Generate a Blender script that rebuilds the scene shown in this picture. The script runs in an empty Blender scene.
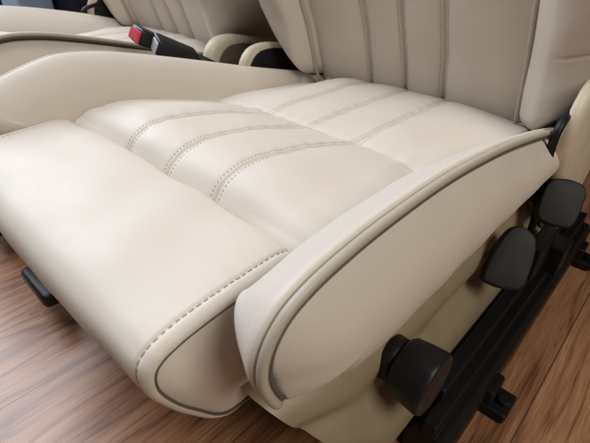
import bpy, bmesh, math, random
import numpy as np
from mathutils import Vector, Matrix

random.seed(7)
np.random.seed(7)
SC = bpy.context.scene
COL = SC.collection
PI = math.pi

# ------------------------------------------------------------------ helpers
def mesh_obj(name, verts, faces, mat, parent=None, smooth=True):
    me = bpy.data.meshes.new(name)
    me.from_pydata([tuple(map(float, v)) for v in verts], [], [tuple(int(i) for i in f) for f in faces])
    bm = bmesh.new()
    bm.from_mesh(me)
    bmesh.ops.recalc_face_normals(bm, faces=bm.faces)
    bm.to_mesh(me)
    bm.free()
    me.update()
    if smooth:
        me.polygons.foreach_set('use_smooth', [True] * len(me.polygons))
    o = bpy.data.objects.new(name, me)
    COL.objects.link(o)
    if mat:
        me.materials.append(mat)
    if parent is not None:
        o.parent = parent
    return o


def bevel(o, w, seg=3):
    m = o.modifiers.new('bevel', 'BEVEL')
    m.width = w
    m.segments = seg
    m.limit_method = 'ANGLE'
    m.angle_limit = math.radians(35)
    m.harden_normals = False
    return o


def empty(name, label, cat, loc=(0, 0, 0), group=None):
    o = bpy.data.objects.new(name, None)
    COL.objects.link(o)
    o.location = loc
    o.empty_display_size = .05
    o['label'] = label
    o['category'] = cat
    if group:
        o['group'] = group
    return o


def spline(pts, n, closed=False):
    """centripetal-ish Catmull-Rom through pts, resampled evenly by length"""
    p = np.array(pts, float)
    if closed:
        p = np.vstack([p[-1], p, p[0], p[1]])
    else:
        p = np.vstack([2 * p[0] - p[1], p, 2 * p[-1] - p[-2]])
    out = []
    for i in range(1, len(p) - 2):
        p0, p1, p2, p3 = p[i - 1:i + 3]
        t0 = 0.
        t1 = t0 + max(np.linalg.norm(p1 - p0), 1e-9) ** .5
        t2 = t1 + max(np.linalg.norm(p2 - p1), 1e-9) ** .5
        t3 = t2 + max(np.linalg.norm(p3 - p2), 1e-9) ** .5
        for t in np.linspace(t1, t2, 24, endpoint=False):
            a1 = (t1 - t) / (t1 - t0) * p0 + (t - t0) / (t1 - t0) * p1
            a2 = (t2 - t) / (t2 - t1) * p1 + (t - t1) / (t2 - t1) * p2
            a3 = (t3 - t) / (t3 - t2) * p2 + (t - t2) / (t3 - t2) * p3
            b1 = (t2 - t) / (t2 - t0) * a1 + (t - t0) / (t2 - t0) * a2
            b2 = (t3 - t) / (t3 - t1) * a2 + (t - t1) / (t3 - t1) * a3
            out.append((t2 - t) / (t2 - t1) * b1 + (t - t1) / (t2 - t1) * b2)
    out.append(p[-2])
    out = np.array(out)
    s = np.concatenate([[0], np.cumsum(np.linalg.norm(np.diff(out, axis=0), axis=1))])
    q = np.linspace(0, s[-1], n + 1 if closed else n)
    if closed:
        q = q[:-1]
    return np.stack([np.interp(q, s, out[:, k]) for k in range(out.shape[1])], 1)


def smooth1(x):
    x = np.clip(x, 0, 1)
    return x * x * (3 - 2 * x)


def grid_faces(nu, nv, cu=False, cv=False):
    f = []
    for i in range(nu if cu else nu - 1):
        for j in range(nv if cv else nv - 1):
            a = i * nv + j
            b = ((i + 1) % nu) * nv + j
            c = ((i + 1) % nu) * nv + (j + 1) % nv
            d = i * nv + (j + 1) % nv
            f.append((a, b, c, d))
    return f


_ph = np.random.rand(40, 4)


def wob(a, b, scale, k=0):
    """smooth irregular undulation, about -1..1"""
    r = 0
    for i in range(9):
        p = _ph[(i + k) % 40]
        th = p[0] * 2 * PI
        fr = (.6 + 1.3 * p[1]) / scale
        r = r + np.sin((a * math.cos(th) + b * math.sin(th)) * fr * 2 * PI + p[2] * 2 * PI)
    return r / 4.5


def tube(path, r, n=10, closed=False, cap=True, squash=1.0):
    p = np.array(path, float)
    m = len(p)
    if closed:
        t = np.roll(p, -1, 0) - np.roll(p, 1, 0)
    else:
        t = np.gradient(p, axis=0)
    t /= np.linalg.norm(t, axis=1)[:, None]
    rr = np.full(m, r) if np.isscalar(r) else np.array(r)
    ref = np.array([1., 0, 0]) if abs(t[0][0]) < .8 else np.array([0, 0, 1.])
    V = []
    for i in range(m):
        a = ref - t[i] * (ref @ t[i])
        a /= np.linalg.norm(a)
        ref = a
        b = np.cross(t[i], a)
        for k in range(n):
            th = 2 * PI * k / n
            V.append(p[i] + rr[i] * (a * math.cos(th) + squash * b * math.sin(th)))
    F = grid_faces(m, n, closed, True)
    if cap and not closed:
        F.append(tuple(range(n))[::-1])
        F.append(tuple((m - 1) * n + k for k in range(n)))
    return V, F


class MB:
    def __init__(s):
        s.v = []
        s.f = []

    def add(s, v, f):
        o = len(s.v)
        s.v += [tuple(x) for x in v]
        s.f += [tuple(i + o for i in q) for q in f]

    def box(s, c, d, M=None):
        c = Vector(c)
        v = []
        for x in (-1, 1):
            for y in (-1, 1):
                for z in (-1, 1):
                    p = Vector((x * d[0] / 2, y * d[1] / 2, z * d[2] / 2))
                    if M is not None:
                        p = M @ p
                    v.append(c + p)
        s.add(v, [(0, 1, 3, 2), (4, 6, 7, 5), (0, 4, 5, 1), (2, 3, 7, 6), (0, 2, 6, 4), (1, 5, 7, 3)])

    def prism(s, loop, off):
        n = len(loop)
        a = [Vector(p) for p in loop]
        b = [p + Vector(off) for p in a]
        s.add(a + b, [tuple(range(n))[::-1], tuple(range(n, 2 * n))] + [(i, (i + 1) % n, n + (i + 1) % n, n + i) for i in range(n)])

    def cyl(s, c, axis, r, h, n=32, r2=None):
        ax = Vector(axis).normalized()
        u = ax.orthogonal().normalized()
        w = ax.cross(u)
        r2 = r if r2 is None else r2
        lo = [Vector(c) - ax * h / 2 + (u * math.cos(2 * PI * k / n) + w * math.sin(2 * PI * k / n)) * r for k in range(n)]
        hi = [Vector(c) + ax * h / 2 + (u * math.cos(2 * PI * k / n) + w * math.sin(2 * PI * k / n)) * r2 for k in range(n)]
        s.add(lo + hi, [tuple(range(n))[::-1], tuple(range(n, 2 * n))] + [(i, (i + 1) % n, n + (i + 1) % n, n + i) for i in range(n)])

    def lathe(s, c, axis, prof, n=48, mod=None):
        """prof: list of (radius, height along axis)"""
        ax = Vector(axis).normalized()
        u = ax.orthogonal().normalized()
        w = ax.cross(u)
        V = []
        for (r, h) in prof:
            for k in range(n):
                th = 2 * PI * k / n
                rr = r * (1 + (mod(th, r) if mod else 0))
                V.append(Vector(c) + ax * h + (u * math.cos(th) + w * math.sin(th)) * rr)
        F = grid_faces(len(prof), n, False, True)
        F.append(tuple(range(n))[::-1])
        F.append(tuple((len(prof) - 1) * n + k for k in range(n)))
        s.add(V, F)

    def build(s, name, mat, parent=None, smooth=True):
        return mesh_obj(name, s.v, s.f, mat, parent, smooth)


def stitches(paths, mat, parent, m, pitch=.0042, ln=.0030, r=.00042, name='stitching', per=2):
    for k in range(0, len(paths), per):
        stitch_seam(paths[k:k + per], mat, parent, m, pitch, ln, r, name)


def stitch_seam(paths, mat, parent, m, pitch, ln, r, name):
    """one mesh of thread capsules laid along the given 3-D paths"""
    mb = MB()
    for path in paths:
        p = np.array(path, float)
        s = np.concatenate([[0], np.cumsum(np.linalg.norm(np.diff(p, axis=0), axis=1))])
        q = np.arange(pitch / 2, s[-1], pitch)
        for k in q:
            lk = ln * random.uniform(.78, 1.12)
            k += random.uniform(-.05, .05) * pitch
            a = np.array([np.interp(k - lk / 2, s, p[:, i]) for i in range(3)])
            b = np.array([np.interp(k + lk / 2, s, p[:, i]) for i in range(3)])
            t = b - a
            t /= np.linalg.norm(t)
            u = np.cross(t, (0.3, .2, .93))
            u /= np.linalg.norm(u)
            w = np.cross(t, u)
            V = []
            for f, rr in ((0, .45), (.15, .9), (.5, 1.1), (.85, .9), (1, .45)):
                c = a + (b - a) * f
                for j in range(6):
                    th = j * PI / 3
                    V.append(c + (u * math.cos(th) + w * math.sin(th)) * r * rr)
            F = grid_faces(5, 6, False, True) + [(5, 4, 3, 2, 1, 0), tuple(range(24, 30))]
            mb.add(V, F)
    mb.v = [(x * m, y, z) for x, y, z in mb.v]
    return mb.build(name, mat, parent)


# ---------------------------------------------------------------- materials
def newmat(name):
    m = bpy.data.materials.new(name)
    m.use_nodes = True
    nt = m.node_tree
    return m, nt, nt.nodes['Principled BSDF']


def N(nt, t, **kw):
    n = nt.nodes.new(t)
    for k, v in kw.items():
        if k.startswith('i_'):
            n.inputs[k[2:].replace('_', ' ')].default_value = v
        else:
            setattr(n, k, v)
    return n


def leather(name, col, rough=.42, grain=.12):
    m, nt, b = newmat(name)
    L = nt.links.new
    tc = N(nt, 'ShaderNodeTexCoord')
    big = N(nt, 'ShaderNodeTexNoise', i_Scale=14., i_Detail=5., i_Roughness=.6)
    L(tc.outputs['Object'], big.inputs['Vector'])
    ramp = N(nt, 'ShaderNodeMix', data_type='RGBA')
    ramp.inputs['A'].default_value = (*[c * .965 for c in col], 1)
    ramp.inputs['B'].default_value = (*[min(1, c * 1.03) for c in col], 1)
    L(big.outputs['Fac'], ramp.inputs['Factor'])
    L(ramp.outputs['Result'], b.inputs['Base Color'])
    vor = N(nt, 'ShaderNodeTexVoronoi', i_Scale=780., feature='DISTANCE_TO_EDGE')
    wn = N(nt, 'ShaderNodeTexNoise', i_Scale=160., i_Detail=3.)
    mixv = N(nt, 'ShaderNodeMix', data_type='VECTOR')
    mixv.inputs['Factor'].default_value = .006
    L(tc.outputs['Object'], wn.inputs['Vector'])
    L(tc.outputs['Object'], mixv.inputs['A'])
    L(wn.outputs['Color'], mixv.inputs['B'])
    L(mixv.outputs['Result'], vor.inputs['Vector'])
    mr = N(nt, 'ShaderNodeMapRange')
    mr.inputs['From Max'].default_value = .25
    L(vor.outputs['Distance'], mr.inputs['Value'])
    wr = N(nt, 'ShaderNodeTexNoise', i_Scale=45., i_Detail=4., i_Roughness=.55)
    L(tc.outputs['Object'], wr.inputs['Vector'])
    bp = N(nt, 'ShaderNodeBump', i_Strength=grain, i_Distance=.0004)
    L(mr.outputs['Result'], bp.inputs['Height'])
    bp2 = N(nt, 'ShaderNodeBump', i_Strength=.06, i_Distance=.0016)
    L(wr.outputs['Fac'], bp2.inputs['Height'])
    L(bp2.outputs['Normal'], bp.inputs['Normal'])
    L(bp.outputs['Normal'], b.inputs['Normal'])
    rr = N(nt, 'ShaderNodeMapRange')
    rr.inputs['To Min'].default_value = rough - .05
    rr.inputs['To Max'].default_value = rough + .08
    L(wr.outputs['Fac'], rr.inputs['Value'])
    L(rr.outputs['Result'], b.inputs['Roughness'])
    b.inputs['Specular IOR Level'].default_value = .32
    return m


def plastic(name, col, rough=.45, grain=.15, scale=900, metal=0.):
    m, nt, b = newmat(name)
    L = nt.links.new
    tc = N(nt, 'ShaderNodeTexCoord')
    n1 = N(nt, 'ShaderNodeTexNoise', i_Scale=float(scale), i_Detail=3.)
    n2 = N(nt, 'ShaderNodeTexNoise', i_Scale=28., i_Detail=6., i_Roughness=.65)
    L(tc.outputs['Object'], n1.inputs['Vector'])
    L(tc.outputs['Object'], n2.inputs['Vector'])
    mx = N(nt, 'ShaderNodeMix', data_type='RGBA')
    mx.inputs['A'].default_value = (*[c * .8 for c in col], 1)
    mx.inputs['B'].default_value = (*[min(1, c * 1.15) for c in col], 1)
    L(n2.outputs['Fac'], mx.inputs['Factor'])
    L(mx.outputs['Result'], b.inputs['Base Color'])
    bp = N(nt, 'ShaderNodeBump', i_Strength=grain, i_Distance=.0005)
    L(n1.outputs['Fac'], bp.inputs['Height'])
    L(bp.outputs['Normal'], b.inputs['Normal'])
    rr = N(nt, 'ShaderNodeMapRange')
    rr.inputs['To Min'].default_value = rough - .12
    rr.inputs['To Max'].default_value = rough + .12
    L(n2.outputs['Fac'], rr.inputs['Value'])
    L(rr.outputs['Result'], b.inputs['Roughness'])
    b.inputs['Metallic'].default_value = metal
    if max(col) < .02:
        b.inputs['Specular IOR Level'].default_value = .3
    return m


def wood_floor():
    m, nt, b = newmat('wood_laminate')
    L = nt.links.new

    def M(op, a, c=None, d=None):
        n = N(nt, 'ShaderNodeMath', operation=op)
        for i, v in enumerate((a, c, d)):
            if v is None:
                continue
            if isinstance(v, (int, float)):
                n.inputs[i].default_value = v
            else:
                L(v, n.inputs[i])
        return n.outputs[0]
    tc = N(nt, 'ShaderNodeTexCoord')
    mp = N(nt, 'ShaderNodeMapping')
    mp.inputs['Rotation'].default_value = (0, 0, math.radians(FLOOR_ROT))
    mp.inputs['Location'].default_value = FLOOR_OFF
    L(tc.outputs['Object'], mp.inputs['Vector'])
    sx = N(nt, 'ShaderNodeSeparateXYZ')
    L(mp.outputs['Vector'], sx.inputs[0])
    X, Y = sx.outputs[0], sx.outputs[1]
    W, LEN = .197, 1.28
    xi = M('DIVIDE', X, W)
    row = M('FLOOR', xi)
    fx = M('FRACT', xi)
    wn = N(nt, 'ShaderNodeTexWhiteNoise', noise_dimensions='1D')
    L(row, wn.inputs['W'])
    yo = M('ADD', Y, M('MULTIPLY', wn.outputs['Value'], LEN))
    yi = M('DIVIDE', yo, LEN)
    brd = M('FLOOR', yi)
    fy = M('FRACT', yi)
    idn = M('ADD', M('MULTIPLY', row, 17.31), M('MULTIPLY', brd, 5.77))
    wn2 = N(nt, 'ShaderNodeTexWhiteNoise', noise_dimensions='1D')
    L(idn, wn2.inputs['W'])
    rnd = wn2.outputs['Value']
    # grain coordinates, shifted per board
    cb = N(nt, 'ShaderNodeCombineXYZ')
    wv = N(nt, 'ShaderNodeTexNoise', i_Scale=7., i_Detail=2., i_Roughness=.5)
    L(mp.outputs['Vector'], wv.inputs['Vector'])
    Xw = M('ADD', X, M('MULTIPLY', M('SUBTRACT', wv.outputs['Fac'], .5), .011))
    L(M('ADD', Xw, M('MULTIPLY', rnd, 7.)), cb.inputs[0])
    L(M('ADD', Y, M('MULTIPLY', rnd, 31.)), cb.inputs[1])
    L(M('MULTIPLY', rnd, 13.), cb.inputs[2])

    def stretch(sxx, syy):
        mm = N(nt, 'ShaderNodeMapping')
        mm.inputs['Scale'].default_value = (sxx, syy, 1)
        L(cb.outputs[0], mm.inputs['Vector'])
        return mm.outputs['Vector']
    g1 = N(nt, 'ShaderNodeTexNoise', i_Scale=1., i_Detail=8., i_Roughness=.68, i_Distortion=.35)
    L(stretch(80, 6.), g1.inputs['Vector'])
    g2 = N(nt, 'ShaderNodeTexNoise', i_Scale=1., i_Detail=5., i_Roughness=.6)
    L(stretch(520, 14.), g2.inputs['Vector'])
    # cathedral figure: rings of a slow distorted field
    g3 = N(nt, 'ShaderNodeTexNoise', i_Scale=1., i_Detail=2., i_Roughness=.45)
    L(stretch(9, 1.1), g3.inputs['Vector'])
    rings = M('FRACT', M('MULTIPLY', g3.outputs['Fac'], 13.))
    ringv = M('POWER', M('ABSOLUTE', M('SUBTRACT', M('MULTIPLY', rings, 2.), 1.)), 3.)
    g4 = N(nt, 'ShaderNodeTexNoise', i_Scale=1., i_Detail=3.)
    L(stretch(5, 2.2), g4.inputs['Vector'])
    t = M('ADD', M('MULTIPLY', g1.outputs['Fac'], .40), M('MULTIPLY', g2.outputs['Fac'], .68))
    t = M('SUBTRACT', t, M('MULTIPLY', ringv, .22))
    t = M('ADD', t, M('MULTIPLY', M('SUBTRACT', g4.outputs['Fac'], .5), .35))
    t = M('ADD', t, M('MULTIPLY', M('SUBTRACT', rnd, .5), .16))
    # short dark pores
    po = N(nt, 'ShaderNodeTexNoise', i_Scale=1., i_Detail=2., i_Roughness=.5)
    L(stretch(620, 26.), po.inputs['Vector'])
    pr = N(nt, 'ShaderNodeMapRange')
    pr.inputs['From Min'].default_value = .60
    pr.inputs['From Max'].default_value = .72
    L(po.outputs['Fac'], pr.inputs['Value'])
    t = M('SUBTRACT', t, M('MULTIPLY', pr.outputs['Result'], .20))
    # knots
    kv = N(nt, 'ShaderNodeTexVoronoi', i_Scale=1.)
    L(stretch(15., 6.5), kv.inputs['Vector'])
    kd = N(nt, 'ShaderNodeMapRange')
    kd.inputs['From Min'].default_value = .025
    kd.inputs['From Max'].default_value = .085
    L(kv.outputs['Distance'], kd.inputs['Value'])
    t = M('SUBTRACT', t, M('MULTIPLY', M('SUBTRACT', 1., kd.outputs['Result']), .42))
    cr = N(nt, 'ShaderNodeValToRGB')
    e = cr.color_ramp.elements
    e[0].position = .18
    e[0].color = (.085, .034, .014, 1)
    e[1].position = .86
    e[1].color = (.52, .285, .155, 1)
    k = cr.color_ramp.elements.new(.42)
    k.color = (.25, .108, .050, 1)
    k = cr.color_ramp.elements.new(.62)
    k.color = (.375, .185, .092, 1)
    L(t, cr.inputs[0])
    # joints
    ex = M('MINIMUM', fx, M('SUBTRACT', 1., fx))
    ey = M('MINIMUM', fy, M('SUBTRACT', 1., fy))
    jx = M('LESS_THAN', ex, .0042)
    jy = M('LESS_THAN', ey, .0007)
    j = M('MAXIMUM', jx, jy)
    mx = N(nt, 'ShaderNodeMix', data_type='RGBA')
    L(M('MULTIPLY', j, .72), mx.inputs['Factor'])
    L(cr.outputs[0], mx.inputs['A'])
    mx.inputs['B'].default_value = (.04, .02, .013, 1)
    L(mx.outputs['Result'], b.inputs['Base Color'])
    hb = M('SUBTRACT', M('MULTIPLY', t, .4), M('MULTIPLY', j, 1.))
    bp = N(nt, 'ShaderNodeBump', i_Strength=.35, i_Distance=.0007)
    L(hb, bp.inputs['Height'])
    L(bp.outputs['Normal'], b.inputs['Normal'])
    rr = N(nt, 'ShaderNodeMapRange')
    rr.inputs['To Min'].default_value = .26
    rr.inputs['To Max'].default_value = .46
    L(g1.outputs['Fac'], rr.inputs['Value'])
    L(rr.outputs['Result'], b.inputs['Roughness'])
    b.inputs['Specular IOR Level'].default_value = .75
    return m


FLOOR_ROT = 0.
FLOOR_OFF = (.086, .3, 0)

LEA = leather('cream_leather', (.615, .545, .470), .50, .14)
GAP_SHADE = leather('taupe_gap_shade', (.105, .088, .070), .6, .08)  # dark colour standing in for the shade inside the seam gaps
LEA2 = leather('cream_leather_piping', (.43, .375, .30), .40, .08)
THREAD_PALE = plastic('pale_thread', (.44, .37, .295), .7, .3, 2500)
THREAD = plastic('thread', (.36, .295, .225), .7, .3, 2500)
SHELL = plastic('beige_plastic', (.265, .208, .130), .42, .2)
RIM = plastic('beige_trim', (.60, .52, .40), .45, .2)
BLACK = plastic('black_plastic', (.012, .012, .014), .42, .25)
DARKBR = plastic('dark_brown_plastic', (.010, .008, .0075), .58, .15)
METAL = plastic('black_steel', (.006, .006, .0065), .45, .3, 300)
STEEL = plastic('bare_steel', (.45, .45, .46), .3, .1, 400, 1.)
FACE_SHADE = plastic('brown_face_shade', (.13, .095, .07), .5, .2)  # shade on the beige cover, put into the colour
RED = plastic('red_plastic', (.52, .025, .045), .35, .1)
GREYB = plastic('pale_button', (.55, .50, .58), .4, .1)


# --------------------------------------------------------------- car seat
H = .235
SEAMS = (-.065, 0., .065)
CW = .172         # half width of the centre cushion


def pillow(x, seams, half, hc, hs):
    """cross profile between the seams: rounded channels, zero at every seam"""
    e = [-half] + list(seams) + [half]
    z = np.zeros_like(x)
    for a, b in zip(e[:-1], e[1:]):
        mid, hw = (a + b) / 2, (b - a) / 2
        k = (x >= a) & (x <= b)
        t = np.abs((x - mid) / hw)
        edge = (a == -half) or (b == half)
        h = hs if edge else hc
        z = np.where(k, h * np.clip(1 - t ** 2.6, 0, 1) ** .62, z)
    return z


def seam_dist(x, seams):
    return np.min([np.abs(x - s) for s in seams], axis=0)


BOLSTER_1 = [(-.060, .187), (-.0815, .2165), (-.0905, .244), (-.0875, .262), (-.077, .2755), (-.060, .2835), (-.027, .2895),
                (.017, .2925), (.075, .2925), (.163, .2845), (.24, .2725), (.313, .2585), (.40, .237)]
BOLSTER_FAR = [(-.060, .187), (-.0815, .220), (-.0905, .25), (-.084, .270), (-.066, .2815), (-.046, .2885), (-.018, .297),
               (.008, .302), (.047, .3005), (.094, .2925), (.194, .270), (.30, .245), (.40, .224)]
BOTTOM = [(.440, .222), (.428, .203), (.40, .188), (.335, .172), (.213, .156), (.09, .138), (.01, .137), (-.024, .149), (-.046, .168)]
THIGH = [(-.0036, .205), (-.0036, .233), (-.0060, .2405), (-.018, .2438), (-.048, .243), (-.076, .241), (-.098, .2375), (-.111, .2325),
         (-.1175, .225), (-.1185, .210), (-.1095, .187), (-.0965, .166), (-.083, .147), (-.071, .138), (-.05, .136), (-.02, .145), (-.006, .165)]


def make_seat(m, root, near_side_controls=True):
    """m = 1: outer (control) side is +x;  m = -1: mirrored seat"""
    def put(name, V, F, mat, parent=root, smooth=True):
        V = np.array(V, float).copy()
        V[:, 0] *= m
        if m < 0:
            F = [tuple(reversed(f)) for f in F]
        return mesh_obj(name, V, F, mat, parent, smooth)

    def putmb(name, mb, mat, parent=root, smooth=True):
        return put(name, mb.v, mb.f, mat, parent, smooth)

    # ---- centre cushion -------------------------------------------------
    prof = spline([(.002, .17), (-.0022, .20), (-.0026, .222), (-.0012, .2345), (.0045, .2435), (.0145, .2520), (.032, .2570), (.056, .2572), (.104, .2510),
                   (.15, .2415), (.186, .2352), (.24, .2358), (.3, .2365), (.38, .2360), (.415, .2310), (.437, .215), (.45, .18)], 420)
    tan = np.gradient(prof, axis=0)
    tan /= np.linalg.norm(tan, axis=1)[:, None]
    nor = np.stack([-tan[:, 1], tan[:, 0]], 1)      # points up / forward
    xs = np.linspace(-1, 1, 321)
    xs = np.sign(xs) * np.abs(xs) ** .97 * (CW + .026)
    T, X = np.meshgrid(np.arange(len(prof)), xs, indexing='ij')
    PY, PZ = prof[T, 0], prof[T, 1]

    def cushion_h(X, PY, PZ):
        p = pillow(X, SEAMS, CW + .032, .0042, .0066)
        crease = PY - (.187 + .010 * np.abs(X) / .17 - .004)
        ds = seam_dist(X, SEAMS)
        fac = np.where(crease < 0, 1 - np.exp(-(np.abs(crease) / .034) ** 1.5), .92 - .92 * np.exp(-(np.abs(crease) / .026) ** 1.4))
        fac = fac * (.25 + .75 * smooth1((PY + .002) / .05))
        fac = fac * (1 - .85 * smooth1((PY - .36) / .07))
        h = p * fac
        h -= .0015 * np.exp(-(ds / .0015) ** 2)                       # needle line
        h -= .0005 * np.exp(-((ds - .0048) / .0012) ** 2)             # stitch grooves
        crease = crease + .004 * wob(X, PY * .2, .09, 21)
        h -= .0016 * np.exp(-(crease / .005) ** 2)
        # leather gathers towards the seams and the cross crease
        h += .0007 * np.exp(-ds / .012) * wob(X * .3, PY, .021, 3)
        h += .0010 * np.exp(-np.abs(crease) / .03) * wob(X, PY * .3, .03, 9)
        h += .0012 * wob(X, PY, .11, 14)
        ax = np.abs(X)
        h -= smooth1((ax - .075) / .10) * np.interp(PY, [-.004, .004, .03, .1, .2, .3, .42], [-.005, .002, .0115, .0140, .0125, .021, .028]) * np.where(X * 1 > 0, 1 - .65 * smooth1((PY - .2) / .15), 1.)
        over = np.clip((ax - (CW + .003)) / .022, 0, 1)
        h -= .030 * over ** 1.8
        return h
    Hh = cushion_h(X, PY, PZ)
    V = np.stack([X, PY + nor[T, 0] * Hh, PZ + nor[T, 1] * Hh], -1).reshape(-1, 3)
    cush = put('seat_cushion', V, grid_faces(len(prof), len(xs)), LEA)
    rows = []
    for s in SEAMS:
        for d in (-.0048, .0048):
            h = cushion_h(np.full(len(prof), s + d), prof[:, 0], prof[:, 1]) + .0002
            path = np.stack([np.full(len(prof), s + d), prof[:, 0] + nor[:, 0] * h, prof[:, 1] + nor[:, 1] * h], 1)
            rows.append(path[30:405])
    stitches(rows, THREAD_PALE, cush, m, .0038, .0022, .00034)

    # ---- thigh support ---------------------------------------------------
    lp = spline(THIGH, 300, True)
    tl = np.roll(lp, -1, 0) - np.roll(lp, 1, 0)
    tl /= np.linalg.norm(tl, axis=1)[:, None]
    nl = np.stack([tl[:, 1], -tl[:, 0]], 1)
    cen = lp.mean(0)
    if ((lp - cen) * nl).sum() < 0:
        nl = -nl
    x0, x1 = -.185, .1625
    e = np.concatenate([np.linspace(0, .014, 30), np.linspace(.014, .05, 24)[1:]])
    xs = np.concatenate([x0 + e, np.linspace(x0 + .05, x1 - .05, 70)[1:-1], (x1 - e)[::-1]])
    Xg, Lg = np.meshgrid(xs, np.arange(len(lp)), indexing='ij')

    def thigh_off(x, y, z):
        d = np.minimum(x - x0, x1 - x)
        r = .0075
        q = np.clip(1 - d / r, 0, 1)
        o = -r * .8 * (1 - np.sqrt(np.clip(1 - q * q, 0, 1)))
        o = o - .0011 * np.exp(-((d - .0095) / .0016) ** 2)
        o = o + .0035 * smooth1((d - .008) / .10) * np.where(z > .2, 1, .4)
        o = o + .0010 * wob(x, y + z, .10, 20) * smooth1(d / .02)
        o = o + .00035 * np.exp(-d / .02) * wob(x * .2, y + z, .018, 5)
        return o
    O = thigh_off(Xg, lp[Lg, 0], lp[Lg, 1])
    V = np.stack([Xg, lp[Lg, 0] + nl[Lg, 0] * O, lp[Lg, 1] + nl[Lg, 1] * O], -1).reshape(-1, 3)
    th = put('thigh_support', V, grid_faces(len(xs), len(lp), False, True), LEA)
    rows = []
    for xe in (x0 + .0095, x1 - .0095):
        o = thigh_off(np.full(len(lp), xe), lp[:, 0], lp[:, 1]) + .00025
        P3 = np.stack([np.full(len(lp), xe), lp[:, 0] + nl[:, 0] * o, lp[:, 1] + nl[:, 1] * o], 1)
        rows.append(P3[12:-60])
    stitches(rows, THREAD, th, m, .0047, .0032, .0004, per=1)
    # end panels, sewn in and slightly padded
    for xe, sg in ((x0, -1), (x1, 1)):
        V, n = [], len(lp)
        ts = np.concatenate([np.linspace(0, .05, 9), np.linspace(.05, .25, 10)[1:], np.linspace(.25, 1, 22)[1:]])
        spine = np.stack([np.clip(lp[:, 0], -.085, -.03), .197 + 0 * lp[:, 1]], 1)
        for t in ts:
            ring = (lp - nl * (.0052 + .0024 * smooth1((lp[:, 1:] - .205) / .025))) * (1 - t) + spine * t
            b = .0075 * (1 - (1 - t) ** 2.4) - .0020 - (.0015 + .0045 * smooth1((ring[:, 1] - .200) / .03)) * max(0, 1 - t / .035) ** 2 + .0005 * wob(ring[:, 0], ring[:, 1], .06, 8)
            V += [(xe + sg * bb, r[0], r[1]) for r, bb in zip(ring, b)]
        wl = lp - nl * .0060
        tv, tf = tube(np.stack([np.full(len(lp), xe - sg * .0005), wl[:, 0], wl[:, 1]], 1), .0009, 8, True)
        put('seam_gap_shade', tv, tf, GAP_SHADE, th)  # thin dark tube painting the shade in the groove round the end panel
        put('end_panel', V, grid_faces(len(ts), n, False, True), LEA, th)

    # ---- side bolsters -----------------------------------------------------
    for sg, PR in ((1, BOLSTER_1), (-1, BOLSTER_FAR)):
        loop = spline(PR, 260)
        full = np.vstack([loop, spline([PR[-1]] + BOTTOM + [PR[0]], 160)[1:-1]])
        cx = np.array([.15, .20])
        ii = np.arange(n) if False else np.arange(len(full))
        low = np.maximum(smooth1((ii - 254) / 9.), smooth1((9. - ii) / 9.))
        tuckx = .030 * low
        nose = 1 + (.16 if sg > 0 else 0.) * np.exp(-((full[:, 0] + .065) / .05) ** 2 - ((full[:, 1] - .275) / .05) ** 2)
        spine = np.stack([np.clip(full[:, 0], -.02, .37), np.interp(full[:, 0], [-.05, .1, .4], [.228, .230, .214])], 1)
        n = len(full)
        tl = np.roll(full, -1, 0) - np.roll(full, 1, 0)
        tl /= np.linalg.norm(tl, axis=1)[:, None]
        nb = np.stack([-tl[:, 1], tl[:, 0]], 1)
        if ((full - cx) * nb).sum() < 0:
            nb = -nb
        for _ in range(90):
            nb = (np.roll(nb, 1, 0) + nb * 2 + np.roll(nb, -1, 0)) / 4
        nb /= np.linalg.norm(nb, axis=1)[:, None]
        xo = .2135
        # boxing strip: cross section (x, inward offset)
        sec = spline([(xo - .0006, .0075), (xo - .0012, .0036), (xo - .0030, .0005), (xo - .0056, .0010), (xo - .016, .0072), (xo - .028, .0155), (xo - .038, .0250),
                      (xo - .0445, .0350), (xo - .0470, .048), (xo - .0475, .066), (xo - .0476, .095)], 80)
        if sg < 0:
            sec = spline([(xo - .0006, .0075), (xo - .0012, .0036), (xo - .0030, .0005), (xo - .0065, .0006), (xo - .016, .0042), (xo - .027, .0120), (xo - .0365, .0240),
                          (xo - .0430, .0400), (xo - .0465, .058), (xo - .0485, .076), (xo - .0500, .100)], 80)
        V = []
        for j, (x, off) in enumerate(sec):
            k = smooth1((xo - x - .004) / .02)
            wid = 1.0 if sg > 0 else .70
            dd = (off if off < .03 else .03 + .022 * (1 - math.exp(-(off - .03) / .022))) * np.where(off > .003, nose, 1) * (1 - .25 * np.clip(-nb[:, 0], 0, 1) ** 2.0) + .0009 * wob(np.full(n, x), full[:, 0] + full[:, 1], .07, 25 if sg > 0 else 30) * k
            # do not let the bottom of the loop sink through the middle
            lim = np.where(full[:, 1] < .175, np.minimum(dd, .012), dd)
            q = full - nb * lim[:, None]
            tt = np.clip((off - .030) / .065, 0, 1) ** 1.5 * .85
            q = q * (1 - tt) + spine * tt
            xx = xo - (xo - x) * wid
            V.append(np.stack([(xx - tuckx * 1.5) * sg, q[:, 0], q[:, 1]], 1))
        V.append(np.stack([(xx - tuckx * 1.5) * sg, spine[:, 0], np.full(n, .145)], 1))
        V = np.concatenate(V)
        bo = put('side_bolster', V, grid_faces(len(sec) + 1, n, False, True), LEA)
        # piping cord
        ins = full - nb * .0029
        path = np.stack([(xo + .0020 - tuckx) * sg, ins[:, 0], ins[:, 1]], 1)[3:258]
        path[-1, 0] -= sg * .006
        path[:14, 0] -= sg * .016 * (1 - np.arange(14) / 14.) ** 1.5
        tv, tf = tube(path, .0028, 14)
        put('piping', tv, tf, LEA2, bo)
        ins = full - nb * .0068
        path = np.stack([(xo + .0030 - tuckx) * sg, ins[:, 0], ins[:, 1]], 1)[3:258]
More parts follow.
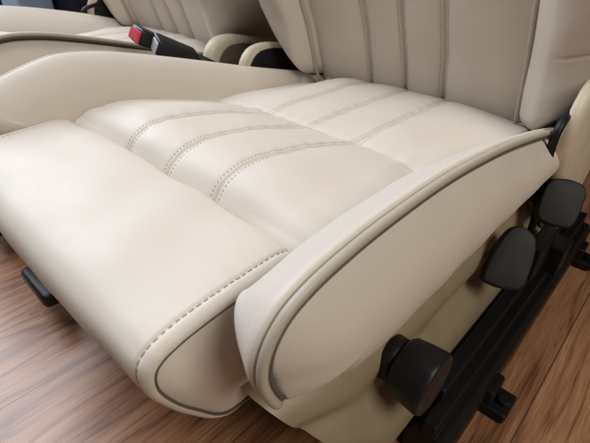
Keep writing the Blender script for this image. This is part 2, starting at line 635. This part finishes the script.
        path[:14, 0] -= sg * .016 * (1 - np.arange(14) / 14.) ** 1.5
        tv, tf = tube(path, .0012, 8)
        put('seam_gap_shade', tv, tf, GAP_SHADE, bo)  # dark tube in place of the shaded gap between cord and outer panel
        # padded outer panel
        V = []
        ins_ = .0080 - .0052 * smooth1((.228 - full[:, 1]) / .03)
        ts = np.concatenate([np.linspace(0, .05, 9), np.linspace(.05, .2, 10)[1:], np.linspace(.2, 1, 30)[1:]])
        for t in ts:
            ring = (full - nb * ins_[:, None]) * (1 - t) + spine * t
            tuck = tuckx * (1 - t) ** 1.8
            pk = .0026 * wob(ring[:, 0], ring[:, 1] * .35, .034, 2) * np.exp(-t / .16) * (.25 + low) * min(1, t * 8)
            b = pk + .0215 * (1 - (1 - t) ** 2.2) - .0036 - .009 * max(0, 1 - t / .075) ** 2 - tuck + .0008 * wob(ring[:, 0], ring[:, 1], .09, 33) * min(1, t * 6)
            V.append(np.stack([(xo + b) * sg, ring[:, 0], ring[:, 1]], 1))
        V = np.concatenate(V)
        put('outer_panel', V, grid_faces(len(ts), n, False, True), LEA, bo)

    # ---- backrest -------------------------------------------------------
    bp = spline([(.50, .190), (.458, .191), (.424, .206), (.408, .234), (.395, .268), (.380, .308), (.361, .348), (.338, .40), (.318, .46), (.312, .54), (.345, .68), (.375, .76),
                 (.405, .795), (.45, .81), (.50, .80), (.525, .76), (.53, .6), (.53, .3), (.515, .20)], 340)
    tb = np.gradient(bp, axis=0)
    tb /= np.linalg.norm(tb, axis=1)[:, None]
    nbk = np.stack([-tb[:, 1], tb[:, 0]], 1)
    bseams = (-.063, -.004, .055)
    xs = np.linspace(-.185, .185, 281)
    T, X = np.meshgrid(np.arange(len(bp)), xs, indexing='ij')
    front = smooth1((.45 - bp[:, 0]) / .03) * smooth1((.79 - bp[:, 1]) / .05)

    def back_h(X, T):
        ds = seam_dist(X, bseams)
        p = pillow(X, bseams, .168, .0100, .0130)
        h = p * front[T]
        h = h - front[T] * (.0022 * np.exp(-(ds / .0017) ** 2) + .0008 * np.exp(-((ds - .005) / .0013) ** 2))
        h = h + .0007 * front[T] * np.exp(-ds / .012) * wob(X * .3, bp[T, 1], .022, 12)
        h = h + .0012 * wob(X, bp[T, 1], .12, 17)
        over = np.clip((np.abs(X) - .158) / .027, 0, 1)
        return h - .03 * over ** 2
    Hh = back_h(X, T)
    V = np.stack([X, bp[T, 0] + nbk[T, 0] * Hh, bp[T, 1] + nbk[T, 1] * Hh], -1).reshape(-1, 3)
    br = put('backrest', V, grid_faces(len(bp), len(xs)), LEA)
    rows = []
    k0, k1 = 30, int(len(bp) * .47)
    for s in bseams:
        for d in (-.005, .005):
            tt = np.arange(k0, k1)
            h = back_h(np.full(len(tt), s + d), tt) + .0002
            rows.append(np.stack([np.full(len(tt), s + d), bp[tt, 0] + nbk[tt, 0] * h, bp[tt, 1] + nbk[tt, 1] * h], 1))
    stitches(rows, THREAD, br, m, .0042, .0027, .00045)
    # wings of the backrest
    for sg in (1, -1):
        plan = spline([(.150, .030), (.1535, .000), (.164, -.024), (.184, -.043), (.210, -.052), (.232, -.048), (.247, -.030), (.254, .000),
                       (.256, .05), (.252, .11), (.235, .15), (.18, .15), (.162, .10)], 150, True)
        pc = np.array([.208, .045])
        zs = np.concatenate([.226 + .022 * (1 - np.cos(np.linspace(0, PI / 2, 16))), np.linspace(.248, .34, 110)[1:], np.linspace(.34, .70, 50)[1:], .70 + .07 * np.sin(np.linspace(0, PI / 2, 16))[1:]])
        V = []
        for z in zs:
            if z < .248:
                f = math.sqrt(max(0, 1 - ((.248 - z) / .0221) ** 2)) * .3 + .70
            elif z > .70:
                f = math.sqrt(max(0, 1 - ((z - .70) / .0701) ** 2)) * .7 + .3
            else:
                f = 1
            yb = np.interp(z, bp[20:200, 1], bp[20:200, 0])
            q = pc + (plan - pc) * f
            x, y = q[:, 0], q[:, 1] + yb
            x = np.where(x > .2, .2 + (x - .2) * 1.55, x)
            y = y + .0012 * wob(x, np.full_like(x, z), .09, 22)
            # pulled fold running down from the outer edge
            zf = .3085 - (x - .215) * .42
            y = y + .0038 * np.exp(-((z - zf) / .0024) ** 2) * smooth1((x - .192) / .012) * (plan[:, 1] < 0) * (sg * m > 0) * (m > 0)
            V.append(np.stack([x * sg, y, z + np.maximum(0, x - .185) * 1.15 * math.exp(-max(0, z - .226) / .14)], 1))
        n = len(plan)
        F = grid_faces(len(zs), n, False, True) + [tuple(range(n)), tuple((len(zs) - 1) * n + k for k in range(n))]
        bw = put('backrest_wing', np.concatenate(V), F, LEA, root)
        zz = np.linspace(.220, .72, 120)
        yy = np.interp(zz, bp[20:200, 1], bp[20:200, 0])
        tv, tf = tube(np.stack([np.full(120, .1600 * sg), yy - .0215, zz], 1), .0026, 12)
        put('piping', tv, tf, LEA2, bw)

    # ---- seat pan shell --------------------------------------------------
    for sg in (1, -1):
        rows_ = spline([(.178, .170), (.190, .167), (.202, .160), (.211, .149), (.2135, .138), (.212, .126), (.2125, .116), (.221, .104), (.229, .090), (.2335, .072), (.234, .050), (.230, .043), (.216, .041), (.15, .06)], 70)
        ys = np.concatenate([np.linspace(-.075, -.02, 24), np.linspace(-.02, .46, 60)[1:]])
        V = []
        for y in ys:
            t = smooth1((y + .078) / .07)
            for x, z in rows_:
                k = .94 + .06 * t ** .6
                zz = .165 - (.165 - z) * (.75 + .25 * t)
                ysh = y + max(0, .168 - z) * .50 * (1 - smooth1((y + .07) / .14)) + .012
                if .10 < y < .32 and .05 < z < .13:
                    x = x - .006 * smooth1((y - .10) / .03) * smooth1((.32 - y) / .03) * smooth1((.13 - z) / .015) * smooth1((z - .05) / .015)
                V.append((sg * x * k if t < 1 else sg * x, ysh, zz))
        put('seat_pan_side', V, grid_faces(len(ys), len(rows_)), SHELL)
    mb = MB()
    mb.box((0, .19, .155), (.34, .46, .03))
    pan = putmb('seat_pan', mb, BLACK, smooth=False)
    bevel(pan, .008)

    # ---- slide rails ------------------------------------------------------
    for sg in (1, -1):
        mb = MB()
        sec = [(-.019, .006), (-.019, .030), (-.013, .036), (-.006, .036), (-.006, .050), (.006, .050), (.006, .036), (.013, .036), (.019, .030), (.019, .006), (.012, .003), (-.012, .003)]
        mb.prism([(sg * .222 + x, .078, z) for x, z in sec], (0, .512, 0))
        mb.v = [(sg * (.250 + (sg * x - .222) * 1.05), y, z * 1.18 - .0035 + .0015) for x, y, z in mb.v]
        rail = putmb('slide_rail', mb, METAL, smooth=False)
        bevel(rail, .0015, 2)
        for y in (.185, .53):
            f = MB()
            f.box((sg * .280, y, .008), (.030, .036, .012))
            f.box((sg * .272, y, .021), (.012, .032, .024))
            fo = putmb('mounting_foot', f, METAL, rail, False)
            bevel(fo, .003)
            b_ = MB()
            b_.cyl((sg * .286, y, .0165), (0, 0, 1), .0075, .006, 6)
            bevel(putmb('bolt', b_, METAL, fo, False), .0008, 2)
        u = MB()
        u.box((sg * .240, .285, .058), (.014, .36, .030))
        u.box((sg * .240, .36, .090), (.018, .07, .050))
        u.box((sg * .256, .40, .075), (.020, .036, .040))
        bevel(putmb('rail_carriage', u, METAL, rail, False), .002, 2)

    # ---- controls (outer side only) ---------------------------------------
    kn = MB()
    kc = KNOB
    kn.lathe(kc, (1, 0, 0), [(.0215, -.021), (.0235, -.0185), (.0252, -.006), (.0260, .004), (.0258, .0068), (.0244, .0088), (.0200, .0096), (.0190, .0090), (.003, .0086)], 64,
             lambda th, r: .016 * math.cos(6 * th) if r > .0215 else 0)
    putmb('adjustment_knob', kn, BLACK)
    a = MB()
    a.cyl((kc[0] - .026, kc[1], kc[2]), (1, 0, 0), .019, .012, 24)
    putmb('knob_shaft', a, BLACK)
    for nm, poly, off, mt in (('recline_lever', LEV_A, LEV_A_OFF, DARKBR), ('tilt_lever', LEV_B, LEV_B_OFF, DARKBR)):
        c = np.array(poly).mean(0)
        o3 = np.array(off)
        lv = MB()
        pts = np.array(poly)
        for _ in range(3):                              # round the corners off
            nx = np.roll(pts, -1, 0)
            pts = np.stack([pts * .78 + nx * .22, pts * .22 + nx * .78], 1).reshape(-1, 3)
        V = []
        for sc, d in ((.90, .95), (.985, .88), (1., .75), (1., .16), (.985, .06), (.955, .015), (.90, .0), (.5, -.03), (.1, -.035)):
            V += [c + (p - c) * sc + o3 * d for p in pts]
        k_ = len(pts)
        lv.add(V, grid_faces(9, k_, False, True) + [tuple(range(k_)), tuple(8 * k_ + q for q in range(k_))])
        lo = putmb(nm, lv, mt)
        ar = MB()
        st = c + o3 * 1.4
        en = np.array([.225, st[1] + .03, st[2] - .03])
        tv, tf = tube([st, (st * .6 + en * .4), en], .008, 12)
        ar.add(tv, tf)
        putmb('lever_arm', ar, BLACK, lo)

    # ---- recliner covers ----------------------------------------------------
    for sg in (1, -1):
        out = spline(HINGE if sg > 0 else HINGE_IN, 72, True)
        c = out.mean(0)
        xi_, xo_ = (.223, .238) if sg > 0 else (.238, .258)
        V = []
        for (x, s) in ((xi_, .96), (xi_ + .002, 1.0), (xo_ - .010, 1.0), (xo_ - .004, .975), (xo_ - .001, .93), (xo_, .86), (xo_, .1)):
            V += [(sg * x, c[0] + (p[0] - c[0]) * s, c[1] + (p[1] - c[1]) * s) for p in out]
        F = grid_faces(7, 72, False, True) + [tuple(range(72)), tuple(6 * 72 + k for k in range(72))]
        hc = put('recliner_cover', V, F, RIM)
        if sg < 0:
            fp = MB()
            fp.prism([(sg * (xo_ - .0005), c[0] + (p[0] - c[0]) * .88 + .004, c[1] + (p[1] - c[1]) * .88 - .004) for p in out], (sg * .003, 0, 0))
            bevel(putmb('shaded_face', fp, FACE_SHADE, hc, False), .001, 2)  # brown plate paints the shade on the cover's outer face
        ip = MB()
        q = [(sg * (xi_ - .0015), c[0] + (p[0] - c[0]) * .90, c[1] + (p[1] - c[1]) * .90) for p in out]
        ip.prism(q, (sg * .006, 0, 0))
        bevel(putmb('inner_plate', ip, BLACK, hc, False), .002, 2)
    # black tube for the shade in the gap between bolster and recliner cover
    g = MB()
    pts = [(.2235, y, z) for y, z in HSTRIP]
    tv, tf = tube(spline(pts, 60), .0042, 10)
    g.add(tv, tf)
    putmb('gap_shade_strip', g, METAL)

    # ---- front release bar ---------------------------------------------------
    rb = MB()
    n = 40
    V = []
    for x, k in ((-.012, .62), (-.0095, .88), (-.004, 1), (.03, 1), (.058, 1), (.064, .88), (.067, .62)):
        for q in range(n):
            t = 2 * PI * q / n
            cx, sx = math.cos(t), math.sin(t)
            V.append((BAR_X0 + x + .012, BAR_Y + .0135 * k * math.copysign(abs(cx) ** .5, cx), BAR_Z + .0100 * k * math.copysign(abs(sx) ** .5, sx)))
    rb.add(V, grid_faces(7, n, False, True) + [tuple(range(n))[::-1], tuple(6 * n + q for q in range(n))])
    rod = MB()
    tv, tf = tube(spline([(BAR_X0 + .045, BAR_Y, BAR_Z), (BAR_X0 + .048, BAR_Y + .04, BAR_Z + .006), (BAR_X0 + .052, .10, .075)], 40), .005, 12)
    rod.add(tv, tf)
    rbo = putmb('release_bar', rb, BLACK)
    putmb('rod', rod, METAL, rbo)


def buckle(root, c, d, up, button, edge, name='belt_buckle'):
    """tapered buckle head: d = axis towards the slot end, up = flat-side normal"""
    d = Vector(d).normalized()
    up = Vector(up)
    up = (up - d * up.dot(d)).normalized()
    w = d.cross(up)
    c = Vector(c)

    def P(a, b, e):
        return c + d * a + w * b + up * e
    lo = []
    n = 28
    rings = []
    for a, hw, hh in ((-.034, .011, .007), (-.030, .0128, .0085), (.0, .0150, .0100), (.022, .0165, .0112), (.026, .0160, .0108), (.0275, .0148, .0098)):
        ring = []
        for k in range(n):
            t = 2 * PI * k / n
            cx, sx = math.cos(t), math.sin(t)
            ring.append(P(a, hw * math.copysign(abs(cx) ** .4, cx), hh * math.copysign(abs(sx) ** .4, sx)))
        rings += ring
    F = grid_faces(6, n, False, True) + [tuple(range(n))[::-1], tuple(5 * n + k for k in range(n))]
    b = mesh_obj(name, [v for v in rings], F, BLACK, root)
    mb = MB()
    V = [P(.0276 + q[2], q[0], q[1]) for q in ((-.0142, -.0092, 0), (.0142, -.0092, 0), (.0142, .0066, 0), (-.0142, .0066, 0), (-.0132, -.0082, .0024), (.0132, -.0082, .0024), (.0132, .0056, .0024), (-.0132, .0056, .0024))]
    mb.add(V, [(0, 1, 2, 3), (4, 5, 6, 7), (0, 1, 5, 4), (1, 2, 6, 5), (2, 3, 7, 6), (3, 0, 4, 7)])
    mb.build('press_button', button, b, False)
    st = MB()
    tv, tf = tube([P(-.03, 0, 0), P(-.07, 0, -.004), P(-.10, 0, -.02) + Vector((0, .01, -.03)), P(-.10, 0, -.02) + Vector((0, .02, -.10))], .0065, 10)
    st.add(tv, tf)
    st.build('stalk', edge, b)
    return b


# traced positions of the controls (see the photograph), in seat space
KNOB = (.2425, .052, .137)
HINGE = [(.31, .27), (.33, .30), (.40, .32), (.50, .30), (.56, .22), (.55, .12), (.48, .085), (.41, .10), (.37, .155), (.335, .20), (.315, .24)]
HINGE_IN = [(.33, .15), (.298, .20), (.294, .243), (.312, .266), (.345, .272), (.41, .262), (.47, .25), (.55, .22), (.55, .12), (.48, .085), (.42, .10)]
HSTRIP = [(.46, .305), (.39, .284), (.33, .277), (.298, .266), (.297, .243), (.335, .193), (.355, .15), (.36, .09)]
BAR_X0, BAR_Y, BAR_Z = -.231, -.083, .045

CAM = np.array([.3059, -.169, .4072])
YAW, PIT, ROL, FPX = .7373, .5735, .0329, 426.567


def cam_axes():
    f = np.array([-math.sin(YAW) * math.cos(PIT), math.cos(YAW) * math.cos(PIT), -math.sin(PIT)])
    r = np.cross(f, [0, 0, 1])
    r /= np.linalg.norm(r)
    u = np.cross(r, f)
    return r * math.cos(ROL) + u * math.sin(ROL), -r * math.sin(ROL) + u * math.cos(ROL), f


LEV_A = [(0.2249, 0.1989, 0.1331), (0.2232, 0.2035, 0.1397), (0.2219, 0.2201, 0.1599), (0.2241, 0.2341, 0.1748), (0.2281, 0.2420, 0.1813), (0.2371, 0.2468, 0.1810), (0.2484, 0.2476, 0.1742), (0.2534, 0.2418, 0.1641), (0.2576, 0.2289, 0.1463), (0.2587, 0.2182, 0.1331), (0.2555, 0.2138, 0.1300), (0.2415, 0.2051, 0.1292)]
LEV_A_OFF = (-0.0072, 0.0125, -0.0107)
LEV_B = [(0.2329, 0.3047, 0.1626), (0.2281, 0.3149, 0.1806), (0.2267, 0.3285, 0.2010), (0.2419, 0.3388, 0.2042), (0.2574, 0.3446, 0.2007), (0.2643, 0.3430, 0.1931), (0.2667, 0.3328, 0.1770), (0.2674, 0.3203, 0.1587), (0.2528, 0.3121, 0.1581)]
LEV_B_OFF = (-0.0072, 0.0135, -0.0095)

seat = empty('car_seat', 'cream leather car seat nearest the viewer with black knob and levers along its side', 'car seat', (0, 0, 0), 'cream leather car seats')
make_seat(1, seat)
seat2 = empty('car_seat', 'second cream leather car seat farther back, partly hidden behind the nearer seat', 'car seat', SEAT2_LOC if 'SEAT2_LOC' in globals() else (-.585, .0, 0), 'cream leather car seats')
make_seat(-1, seat2)

buckle(seat, (-.262, .185, .278), (-.20, -.88, .36), (.1, -.5, .85), GREYB, BLACK)
b2 = buckle(seat2, (.298, .17, .288), (-.02, -.92, .40), (.1, -.5, .85), RED, BLACK)

# ------------------------------------------------------------------ setting
WOOD = wood_floor()
fl = mesh_obj('floor', [(-7, -3, 0), (3, -3, 0), (3, 7, 0), (-7, 7, 0)], [(0, 1, 2, 3)], WOOD, None, False)
fl['kind'] = 'structure'

BLUE = plastic('pale_blue_board', (.30, .42, .56), .5, .1)
NAVY = plastic('navy_cloth', (.012, .018, .032), .8, .4, 300)


def tag(o, label, cat, group=None):
    o['label'] = label
    o['category'] = cat
    if group:
        o['group'] = group
    return o


box = empty('storage_box', 'pale blue box on the floor behind the farther car seat', 'box', (-1.70, .465, 0))
mb = MB()
mb.box((0, 0, .20), (.20, .120, .40))
bevel(mb.build('box_body', BLUE, box, False), .008, 3)
mb = MB()
mb.box((0, 0, .423), (.212, .130, .044))
bevel(mb.build('lid', BLUE, box, False), .010, 3)
bag = empty('storage_bag', 'dark navy bag on the floor beside the pale blue box', 'bag', (-1.72, .705, 0))
mb = MB()
sec = []
for z, k in ((.0, .93), (.02, .99), (.12, 1.03), (.30, 1.0), (.42, .93), (.48, .80), (.50, .60)):
    for q in range(40):
        t = 2 * PI * q / 40
        sec.append((.13 * k * math.copysign(abs(math.cos(t)) ** .45, math.cos(t)) + .004 * wob(t, z * 3, .9, 4),
                    .155 * k * math.copysign(abs(math.sin(t)) ** .45, math.sin(t)) + .004 * wob(t, z * 3, .7, 7), z))
mb.add(sec, grid_faces(7, 40, False, True) + [tuple(range(40))[::-1], tuple(240 + q for q in range(40))])
mb.build('bag_body', NAVY, bag)
mb = MB()
tv, tf = tube(spline([(.02, -.07, .485), (.02, -.06, .56), (.02, 0, .59), (.02, .06, .56), (.02, .07, .485)], 40), .009, 10)
mb.add(tv, tf)
mb.build('handle', NAVY, bag)

# ------------------------------------------------------------------- camera
cd = bpy.data.cameras.new('camera')
cam = bpy.data.objects.new('camera', cd)
COL.objects.link(cam)
r_, u_, f_ = cam_axes()
M = Matrix(((r_[0], u_[0], -f_[0], CAM[0]), (r_[1], u_[1], -f_[1], CAM[1]), (r_[2], u_[2], -f_[2], CAM[2]), (0, 0, 0, 1)))
cam.matrix_world = M
cd.sensor_fit = 'HORIZONTAL'
cd.sensor_width = 36
cd.lens = FPX / 590 * 36
cd.clip_start = .01
cd.clip_end = 60
cd.dof.use_dof = True
cd.dof.focus_distance = .37
cd.dof.aperture_fstop = 15.0
SC.camera = cam

# ------------------------------------------------------------------- lights
w = bpy.data.worlds.new('World')
SC.world = w
w.use_nodes = True
bg = w.node_tree.nodes['Background']
bg.inputs[0].default_value = (1., .95, .89, 1)
bg.inputs[1].default_value = WORLD_STRENGTH if 'WORLD_STRENGTH' in globals() else .015


def area(name, loc, target, sx, sy, power, col):
    ld = bpy.data.lights.new(name, 'AREA')
    ld.shape = 'RECTANGLE'
    ld.size, ld.size_y = sx, sy
    ld.energy = power
    ld.color = col
    o = bpy.data.objects.new(name, ld)
    COL.objects.link(o)
    o.location = loc
    d = Vector(target) - Vector(loc)
    o.rotation_euler = d.to_track_quat('-Z', 'Y').to_euler()
    return o


area('window_light', (-2.3, -.10, 1.80), (-.05, -.10, .2), 1.5, 1.9, 66, (.86, .93, 1.04))
area('front_fill_light', (-.50, -.30, 1.72), (.0, .0, .25), .9, .9, 17.5, (.90, .95, 1.03))  # unseen fill lamp, added to brighten thigh support and cushion front
area('right_fill_light', (1.3, -.10, 1.28), (.2, .05, .25), .7, .7, 15, (1., .95, .86))  # unseen fill lamp, added on the right to lift the bolster side


vs = SC.view_settings
vs.view_transform = 'Standard'
vs.look = 'None'
vs.gamma = 1
vs.exposure = .0
